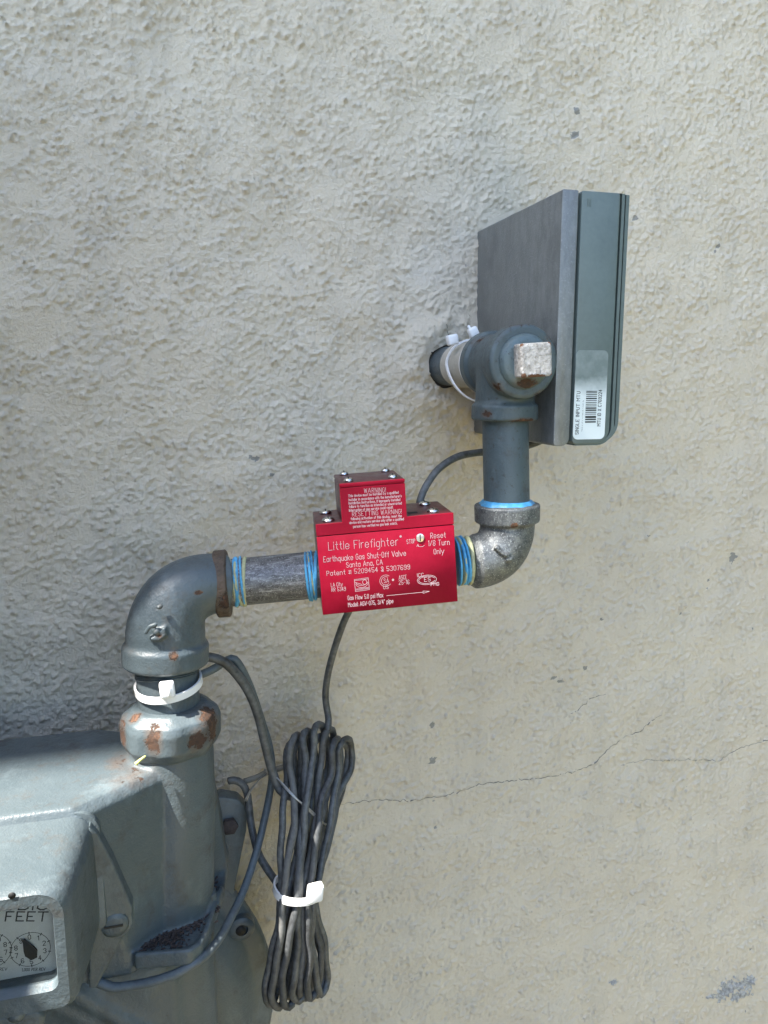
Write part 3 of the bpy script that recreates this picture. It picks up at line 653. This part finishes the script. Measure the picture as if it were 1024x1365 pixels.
neck = loft([[V(cx+r_*math.cos(q), cy+r_*math.sin(q), z_) for q in np.linspace(0, 2*math.pi, 49)[:-1]] for z_, cx, cy, r_ in nc])
nrear = loft([ring(.952, [(-.04, -.088), (.010, -.086), (.0205, -.076), (.0215, -.042), (-.04, -.042)]), ring(.985, [(-.04, -.092), (.010, -.091), (.0175, -.083), (.0185, -.052), (-.04, -.050)]), ring(1.03, [(-.04, -.095), (.008, -.096), (.0128, -.092), (.0128, -.082), (-.04, -.075)])])
neck2 = lathe((-.205, -.0995, .940), (0, 0, 1), [(0, .034), (.016, .0300), (.04, .0270), (.075, .0240), (.1, .0225), (.1045, .0215)], 40)
fl = [(-.33, -.136), (-.0315, -.1362), (-.0315, -.1395), (-.004, -.1440), (.0022, -.1400), (.0060, -.1310), (.0168, -.094), (.0225, -.055), (.016, -.036), (-.33, -.034)]
flange = loft([ring(.9500, fl), ring(.9570, fl)])
rp = [(-.0315, -.1395), (-.004, -.1440), (.0022, -.1400), (.0060, -.1310), (.0168, -.094), (.0140, -.0945), (.0035, -.1300), (.000, -.1375), (-.005, -.1410), (-.0315, -.1365)]
rim = loft([ring(.9560, rp), ring(.9592, rp)])
cast('top_casting', [top, neck, nrear, neck2, flange, rim], GREY, GM, .0012, 5, [(V(-.030, -.124, 1.0495), (.024, .020, .010), .42), (V(-.036, -.105, 1.0495), (.012, .022, .008), .45)])
ibp = rrect(-.165, 0, .9865, 1.0435, (.011, .011, .004, .004), 6)
def isec(y, gx, gz): return [V(-.0512+gx + x*(1.0), y, 1.015+(z-1.015)*gz) for x, z in ibp]
def wsec(y, sh): return [V(x, y, z) for x, z in rrect(-.145+sh, -.0572-sh, .9965+sh, 1.0372-sh, (.007, .007, .004, .004), 6)]
secs = [isec(-.148, .0055, 1.08), isec(-.170, .0040, 1.05), isec(-.194, .0012, 1.01), isec(-.1985, .0, .99), isec(-.2005, -.002, .95), wsec(-.2005, 0), wsec(-.1985, .0006), wsec(-.188, .0010)]
vv, ff = loft(secs); ff = ff[:-2]
ib = mobj('index_box', (vv, ff), GREY, GM, True, 40)
# lip and seam behind the index box
mobj('index_flange', bevelled(loft([isec(-.1440, .0085, 1.13), isec(-.1485, .0085, 1.13)]), .001, 2, 50), GREY, GM, True, 40)
DIALP = plain('dial_card', (.62, .63, .61), .6, 0, 300, .1)
dp = mobj('dial_plate', ([(-.150, -.1895, .990), (-.052, -.1895, .990), (-.052, -.1895, 1.040), (-.150, -.1895, 1.040)], [(0, 1, 2, 3)]), DIALP, GM, False)
dfr = (V(0, -.1895, 0), V(1, 0, 0), V(0, 0, 1), V(0, -1, 0)); DINK = plain('dial_ink', (.035, .035, .035), .6)
def dl(px, py): p = at(px, py, -.1897); return V(p[0], p[2])
def DT(t, A_, B_, hpx, wd): text_on(t, dl(*A_), dl(*B_), hpx/3100, dfr, wd, DINK, dp)
DT('FEET', (7, 1228), (62, 1228), 13, .0006); DT('CUBIC', (-14, 1213), (62, 1213), 13, .0006); DT('1,000 PER REV', (29, 1295), (60, 1294), 4, .0002); DT('100 PER REV', (-24, 1295), (9, 1294), 4, .0002)
for cx_, cy_, off, hand in ((40.5, 1266, 0, 110), (-12, 1268, 1, 250)):
    c = dl(cx_, cy_); r = 25.0/3140
    mobj('dial_ring', ribbons([arc(*c, r, r, 0, 360, 40)], .00025, dfr), DINK, dp, False)
    nums, tk = [], []
    for k in range(10):
        an = R_(90-36*k if not off else 90+36*k); tk.append([(c[0]+r*.93*math.cos(an), c[1]+r*.93*math.sin(an)), (c[0]+r*1.04*math.cos(an), c[1]+r*1.04*math.sin(an))])
        st_, w_ = strokes(str(k)); s_ = .0021/6; nums += [[(c[0]+r*.74*math.cos(an)+(p[0]-w_/2)*s_, c[1]+r*.74*math.sin(an)+(p[1]-3)*s_) for p in s__] for s__ in st_]
    mobj('dial_numerals', ribbons(nums, .0003, dfr), DINK, dp, False); mobj('dial_ticks', ribbons(tk, .0004, dfr, .00009), DINK, dp, False)
    hd = R_(hand); u_ = V(math.cos(hd), math.sin(hd)); p_ = V(-u_[1], u_[0]); pl = [c-u_*.0042+p_*.0012, c-u_*.0012+p_*.0026, c+u_*.0012+p_*.0022, c+u_*.0062+p_*.0004, c+u_*.0062-p_*.0004, c+u_*.0012-p_*.0022, c-u_*.0012-p_*.0026, c-u_*.0042-p_*.0012]
    mobj('pointer', loft([[V(q[0], -.1908, q[1]) for q in pl], [V(q[0], -.1902, q[1]) for q in pl]]), DINK, dp, False)
gl = bpy.data.materials.new('window_glass'); gl.use_nodes = True; t = gl.node_tree; t.nodes.remove(t.nodes['Principled BSDF'])
tr = t.nodes.new('ShaderNodeBsdfTransparent'); tr.inputs[0].default_value = (.95, .96, .95, 1); gs = t.nodes.new('ShaderNodeBsdfGlossy'); gs.inputs['Roughness'].default_value = .08
mxs = t.nodes.new('ShaderNodeMixShader'); fz = t.nodes.new('ShaderNodeFresnel'); fz.inputs[0].default_value = 1.45
t.links.new(fz.outputs[0], mxs.inputs[0]); t.links.new(tr.outputs[0], mxs.inputs[1]); t.links.new(gs.outputs[0], mxs.inputs[2]); t.links.new(mxs.outputs[0], t.nodes['Material Output'].inputs[0])
mobj('window_pane', loft([[V(x, -.1955, z) for x, z in rrect(-.1455, -.0567, .996, 1.0377, .006)], [V(x, -.1945, z) for x, z in rrect(-.1455, -.0567, .996, 1.0377, .006)]]), gl, GM, False)
# pin hole in the frame, tab and rivet below the window
ph = at(16, 1194, -.2007); mobj('pin_hole', lathe(ph, (0, -1, 0), [(0, .0015), (.0001, .0015)], 16), BLACK, ib)
tabp = [(-.165, .9855), (-.0665, .9855), (-.064, .982), (-.066, .974), (-.071, .966), (-.165, .966)]
tb = mobj('lower_tab', bevelled(loft([[V(x, -.182, z) for x, z in tabp], [V(x, -.197, z) for x, z in tabp]]), .0015), GREY, GM, True, 40)
rv = at(22, 1352, -.198); mobj('rivet', lathe(rv, (0, -1, 0), [(0, .0036), (.001, .0034), (.0022, .0022), (.0026, .0002)], 20), GREY, tb)
# lug with slotted screw
lg = at(152, 1232, -.1435)
cp_ = [at(128, 1318, -.141), at(176, 1228, -.1425), at(177, 1212, -.1432), at(150, 1150, -.1485), at(130, 1112, -.1520), at(118, 1100, -.1530), at(118, 1318, -.141)]
cast('cover_lug', [cyl(lg+V(0, .008, 0), lg+V(0, .0008, 0), .0090, 32), loft([[p+V(0, .010, 0) for p in cp_], cp_])], GREY, GM, .0008, 2)
sc_ = mobj('lug_screw', lathe(lg+V(0, -.0002, 0), (0, -1, 0), [(0, .0072), (.0003, .0066), (.0012, .0058), (.0016, .0035), (.0016, .0002)], 28), GREY, GM)
mobj('screw_slot', box((lg[0]-.0045, lg[1]-.0021, lg[2]-.0006), (lg[0]+.0045, lg[1]-.0016, lg[2]+.0006), 0, 1, lambda p: p), BLACK, sc_, False)
# lower body
body = [box((-.19, -.122, .60), (.010, -.028, .9510), .018, 4), box((-.17, -.128, .60), (-.004, -.03, .9495), .02, 4)]
for x in (-.034, -.012): body.append(cyl((x, -.124, .625), (x-.002, -.1235, .93), .0035, 12))
body.append(cyl((-.075, -.126, .945), (.0, -.128, .875), .005, 12)); body.append(cyl((-.079, -.126, .935), (-.004, -.128, .866), .004, 12))
cast('lower_case', body, GREY, GM, .0022, 5)
cast('rear_case', [lathe((-.082, -.010, .842), (0, -1, 0), [(0, .110), (.012, .124), (.026, .126), (.028, .132), (.036, .132), (.0375, .118), (.050, .108), (.056, .094)], 96)], GREY, GM, .0022, 4)
bl = at(322, 1232, -.046); mobj('case_lug', lathe(bl, (0, -1, 0), [(0, .0085), (.005, .0082), (.006, .007), (.0062, .004), (.003, .0035)], 28), GREY, GM, True, 40); mobj('lug_hole', lathe(bl+V(-.001, -.0064, 0), (0, -1, 0), [(0, .0034), (.0002, .0034)], 20), BLACK, GM)
lug = [(-.02, .985), (.020, .9875), (.030, .984), (.0355, .977), (.0345, .962), (.024, .915), (.020, .90), (-.02, .90)]
bk = mobj('rear_lug', bevelled(loft([[V(x, -.034, z) for x, z in lug], [V(x, -.046, z) for x, z in lug]]), .0012), GREY, GM, True, 40)
mobj('lug_bolt', lathe(at(306, 1100, -.047), (0, -1, 0), [(0, .0055), (.003, .0055), (.004, .003)], 6), DIRT, bk, True, 30)
fb = V(.0062, -.1045, .9568)
cast('flange_bolt', [lathe(fb, (0, 0, 1), [(0, .0085), (.0015, .0085), (.0018, .0066), (.0068, .0064), (.0074, .0045)], 6), cyl(fb, fb+V(0, 0, .0085), .0032, 16)], GREY, GM, .0006, 2, [(fb+V(0, -.005, .005), (.005, .004, .004))])
# inlet riser that stands to the left
ir = V(-.205, -.0995, 1.045)
INL = thing('gas_pipe', 'painted inlet riser on the far side of the gas meter', 'pipe', tuple(ir))
mobj('swivel_nut', lathe(ir-V(0, 0, .004), (0, 0, 1), [(0, .0225), (.002, .0245), (.007, .0262), (.0225, .0262), (.0262, .0240), (.0295, .0195)], 48, nutp), GREY, INL)
mobj('riser', cyl(ir+V(0, 0, .02), ir+V(0, 0, .12), .0167, 40), GREY, INL, True, 40)
mobj('elbow', sweep(catmull([ir+V(0, 0, .11), ir+V(0, 0, .15), ir+V(0, .012, .172), ir+V(0, .04, .180), ir+V(0, .10, .180)], .004), .021, 32), GREY, INL)
# debris on the flange and rust dust on the casting (loose, uncountable)
dv = []
rs = random.Random(9)
def crumb(x, y, z, s_):
    vs_, fs_ = box((-s_, -s_*rs.uniform(.3, .7), -s_*.4), (s_, s_*rs.uniform(.3, .7), s_*.4)); q_ = rs.uniform(0, 6.28); c_, d_ = math.cos(q_), math.sin(q_)
    dv.append(([V(x+p[0]*c_-p[1]*d_, y+p[0]*d_+p[1]*c_, z+p[2]+p[0]*.4) for p in vs_], fs_))
for i in range(900):
    px, py = rs.choice(((195, 1258), (210, 1250), (225, 1245), (240, 1232), (252, 1218), (262, 1205), (270, 1210), (285, 1180), (255, 1230), (232, 1250)))
    d_ = ray(px+rs.gauss(0, 8), py+rs.gauss(0, 7)); p = cC+d_*((.9575-cC[2])/d_[2])
    if math.hypot(p[0]+.0150, p[1]+.0990) > .0255 and p[1] > -.1385 and p[0] < .013: crumb(p[0], p[1], .9574+rs.random()*.001, rs.uniform(.0003, .0011))
db = mobj('debris', join(*dv), DIRT, None, False); db['kind'] = 'stuff'; tag(db, 'dark dry debris lying on the meter flange', 'debris')
# ------------------------------------------------------------------ cables
def pp(L, Yd): return [at(x, y, (Yd if not hasattr(Yd, '__len__') else Yd[i])) for i, (x, y) in enumerate(L)]
def cable(name, pts, Y, r, mat, parent, step=.003, n=12): return mobj(name, sweep(catmull(pp(pts, Y), step), r, n), mat, parent)
CABLES = [CABLE, plain('dusty_grey_jacket', (.105, .105, .100), .65, 0, 240, .7, .0003), plain('dark_grey_jacket', (.07, .074, .076), .55, 0, 330, .7, .0003)]
COIL = thing('coiled_cable', 'long coil of dark grey cable strapped together hanging beside the meter', 'cable', tuple(at(395, 1340, -.04)))
rs = random.Random(21); CR_ = .0022
loops = [ # top x,y ; waist x ; bottom x,y ; Y front ; Y back ; fan
    (389, 990, 374, 361, 1340, -.052, -.040), (396, 980, 383, 372, 1343, -.056, -.040), (411, 975, 392, 384, 1342, -.057, -.043), (425, 965, 401, 399, 1335, -.055, -.042),
    (438, 972, 408, 408, 1331, -.051, -.036), (448, 985, 413, 417, 1331, -.055, -.039), (461, 984, 417, 430, 1327, -.048, -.034), (455, 992, 410, 423, 1326, -.044, -.032),
    (402, 984, 398, 391, 1330, -.046, -.034), (430, 980, 388, 368, 1322, -.048, -.036)]
for i, (tx_, ty_, wx, bx, by, yf, yk) in enumerate(loops):
    w1 = 7 if i < 6 else 10; j = lambda s_=1.2: rs.uniform(-s_*2.2, s_*2.2)
    L = [(tx_-w1*.9, ty_+10), (tx_, ty_), (tx_+w1*.7, ty_+8), (tx_+w1*.7+j(), ty_+40), ((tx_*.5+wx*.5)+8+j(2), 1090+j(8)), (wx+6+j(2), 1190), (wx*.45+bx*.55+7+j(2), 1260+j(6)), (bx+8, by-22),
         (bx+3, by-3), (bx-3, by-1), (bx-8, by-16), (wx*.4+bx*.6-4+j(2), 1262+j(6)), (wx+j(2), 1188), ((tx_*.45+wx*.55)-1+j(2), 1090+j(8)), (tx_-w1+j(), ty_+45)]
    sh = [-.010, -.010, -.010, -.013, -.030, -.046, -.048, -.044, -.043, -.043, -.044, -.048, -.047, -.030, -.014]; Y = [yf-.001, (yf+yk)/2, yk, yk, yk, yk-.002, yk, yk, (yf+yk)/2, (yf+yk)/2, yf, yf, yf+.001, yf, yf]; Y = [a_+b_ for a_, b_ in zip(Y, sh)]
    P_ = catmull(pp(L, Y), .004, True); k_ = len(P_); ph_ = [rs.uniform(0, 6.28) for _ in range(4)]
    P_ = [p + V(.0007*math.sin(6.28*5*t_/k_+ph_[0])+.0004*math.sin(6.28*13*t_/k_+ph_[1]), .0006*math.sin(6.28*7*t_/k_+ph_[2]), 0) for t_, p in enumerate(P_)]
    mobj('cable_loop', sweep(P_+[P_[0], P_[1]], CR_*rs.uniform(.94, 1.06), 12, False), CABLES[i % 3], COIL)
lead = tag(cable('cable', [(437, 975), (438, 958), (434, 930), (437, 900), (446, 865), (458, 830), (470, 806), (480, 790)], [-.060, -.054, -.052, -.055, -.06, -.067, -.07, -.075], .0022, CABLE, None), 'single dark cable running from the coil up to the red valve', 'cable')
tag(cable('cable', [(556, 690), (560, 668), (568, 648), (585, 625), (610, 609), (640, 603), (675, 601), (715, 590), (745, 575)], [-.075, -.075, -.072, -.068, -.064, -.06, -.06, -.06, -.06], .0023, CABLE, None), 'dark cable curving from the red valve top behind the drop pipe', 'cable')
tag(cable('cable', [(240, 880), (262, 876), (280, 876), (298, 882), (315, 898), (332, 923), (344, 953), (352, 985), (358, 1010), (365, 1034), (373, 1052), (383, 1060), (392, 1062)], [-.082, -.079, -.078, -.077, -.075, -.073, -.071, -.070, -.069, -.069, -.070, -.072, -.068], .0028, CABLE, None), 'mottled grey cable arching from behind the riser down to the coil', 'cable')
tag(cable('cable', [(245, 902), (268, 899), (288, 890), (303, 880), (313, 879), (325, 897), (337, 925), (350, 965), (359, 995), (363, 1030), (359, 1062), (352, 1095), (343, 1132), (326, 1184), (308, 1223), (292, 1252), (272, 1275), (250, 1290), (232, 1299), (205, 1308), (186, 1312), (160, 1316), (146, 1315), (128, 1308), (110, 1300)],
          [-.08, -.076, -.073, -.07, -.07, -.068, -.065, -.061, -.058, -.056, -.058, -.064, -.073, -.09, -.108, -.125, -.139, -.1425, -.1425, -.142, -.141, -.14, -.139, -.137, -.13], .0024, CABLEB, None), 'bluish grey cable looping from the riser around the meter flange', 'cable')
tag(cable('cable', [(420, 1015), (400, 1018), (378, 1023), (358, 1029), (340, 1037), (325, 1042)], [-.042, -.04, -.04, -.04, -.04, -.04], .0019, plain('lit_cable_jacket', (.2, .195, .17), .7), None), 'short beige cable painted pale as if lit between coil and meter lug', 'cable')  # light on this strand is put into its paler jacket colour
tag(cable('cable', [(305, 1041), (312, 1040), (322, 1044), (329, 1056), (332, 1075), (335, 1100), (344, 1136), (356, 1158), (372, 1180), (385, 1195)], [-.049, -.05, -.05, -.05, -.052, -.056, -.066, -.073, -.078, -.078], .0024, CABLE, None), 'hooked end of dark cable beside the meter rear lug', 'cable')
TW = thing('wire_tie', 'thin twisted metal wire tied round the top of the cable coil', 'wire tie', tuple(at(400, 1070, -.06)))
for k in (0, 1.6): cable('wire_strand', [(360+k, 1028), (378, 1046+k), (393-k, 1062), (412+k, 1081-k), (431, 1097), (436, 1099)], [-.066, -.076, -.082, -.083, -.080, -.060], .0006, WIRE, TW, .002, 6)
TW2 = thing('wire_tie', 'thin metal wire tying the hooked cable to the riser cables', 'wire tie', tuple(at(340, 1045, -.06)))
for k in (0, 2.2): cable('wire_strand', [(326+k, 1068), (334, 1053+k), (345, 1040), (357, 1029+k), (352, 1026)], [-.054, -.0555, -.058, -.0625, -.062], .0005, WIRE, TW2, .002, 6)
# ------------------------------------------------------------------ cable ties
def strap(pts, wd, th2, nrm_c, up=None):     # flat closed band; pts ring, wide along 'up'
    n = len(pts); v, f = [], []
    up = V(0, 0, 1) if up is None else up
    for p in pts:
        d = p-nrm_c; d = d-up*np.dot(d, up); d /= np.linalg.norm(d)
        for a_, b_ in ((0, -1), (0, 1), (1, 1), (1, -1)): v.append(p+d*th2*a_+up*wd/2*b_)
    for i in range(n):
        i2 = (i+1) % n
        for k in range(4): f.append((i*4+k, i*4+(k+1) % 4, i2*4+(k+1) % 4, i2*4+k))
    return v, f
def tie_head(name, P, size, axes, parent):
    a_, b_, c_ = axes; m_ = lambda p: P+a_*p[0]+b_*p[1]+c_*p[2]
    h_ = mobj(name, box((-size[0], -size[1], -size[2]), size, min(size)*.45, 3, m_), NYLON, parent, True, 60)
    return h_
# on the riser
c0 = at(225, 911, -.098); c0[1] = -.0985; RT = thing('cable_tie', 'white nylon cable tie with square head clasped round the riser', 'cable tie', tuple(c0))
ax_ = V(-.10, -.12, 1); ax_ /= np.linalg.norm(ax_); a_, b_, _ = frame(ax_)
mobj('strap', strap([c0+.0170*(a_*math.cos(q)+b_*math.sin(q)) for q in np.linspace(0, 2*math.pi, 49)[:-1]], .0040, .0011, c0, ax_), NYLON, RT, True, 40)
hp = at(223, 919, -.1172); tie_head('head', hp, (.0038, .0028, .0042), (V(1, .05, .05), V(0, 1, 0), V(-.08, 0, 1)), RT)
mobj('strap_tail', box((-.0009, -.0010, -.0026), (.0009, .0010, .0026), .0004, 1, lambda p: hp+V(.001, -.0026, -.0004)+p), NYLON, RT)
# on the coil
c1 = at(396, 1184, -.094); CT = thing('cable_tie', 'white nylon cable tie cinched round the waist of the cable coil', 'cable tie', tuple(c1))
ax_ = V(.16, 0, 1); ax_ /= np.linalg.norm(ax_); a_, b_ = V(1, 0, -.16), V(0, 1, 0)
mobj('strap', strap([c1+a_*.0132*math.copysign(abs(math.cos(q))**.8, math.cos(q))+b_*.0128*math.copysign(abs(math.sin(q))**.9, math.sin(q)) for q in np.linspace(0, 2*math.pi, 49)[:-1]], .0046, .0011, c1, ax_), NYLON, CT, True, 40)
hp1 = at(420, 1190, -.1060); tie_head('head', hp1, (.0046, .0032, .0052), (V(1, .1, 0), V(-.1, 1, 0), V(.12, 0, 1)), CT)
# at the wall stub
S1 = thing('cable_tie', 'loose white cable tie hung round the stub pipe behind the tee', 'cable tie', (tx, -.05, tz))
cc = V(tx, -.045, tz); ring_ = []
for q in np.linspace(0, 2*math.pi, 49)[:-1]:
    s_ = math.sin(q); ring_.append(V(tx+.0165*math.cos(q)+.002, -.043-.012*max(0, -s_)-.004*math.cos(q), tz+(.0155 if s_ > 0 else .0225)*s_))
mobj('strap', strap(ring_, .0028, .0010, cc, V(0, -1, 0)), NYLON, S1, True, 40)
hp2 = at(603, 453, -.050); tie_head('head', hp2, (.0034, .0030, .0032), (V(1, 0, .2), V(0, 1, 0), V(-.2, 0, 1)), S1)
S2 = thing('cable_tie', 'white cable tie head peeking over the top of the tee', 'cable tie', (tx, -.064, tz))
mobj('strap', strap([V(tx+.0150*math.cos(q), -.0655, tz+.0150*math.sin(q)) for q in np.linspace(0, 2*math.pi, 49)[:-1]], .0026, .0012, V(tx, -.0655, tz), V(0, -1, 0)), NYLON, S2, True, 40)
hp3 = at(631, 443, -.067); tie_head('head', hp3, (.0026, .0024, .0028), (V(1, 0, .5), V(0, 1, 0), V(-.5, 0, 1)), S2)
mobj('strap_tail', cyl(hp3+V(-.001, 0, .001), hp3+V(-.0035, 0, .0038), .0009, 8), NYLON, S2)
# yellow scrap under the swivel nut
tag(mobj('straw_scrap', sweep(catmull([at(181, 1019, -.13), at(186, 1014, -.129), at(194, 1008, -.127)], .001), [.0011, .0009, .0008, .0007, .0006, .0005, .0005, .0004][:len(catmull([at(181, 1019, -.13), at(186, 1014, -.129), at(194, 1008, -.127)], .001))] + [.0004]*max(0, len(catmull([at(181, 1019, -.13), at(186, 1014, -.129), at(194, 1008, -.127)], .001))-8), 6), plain('straw', (.6, .62, .2), .7), None), 'tiny yellow scrap stuck under the swivel nut', 'scrap')
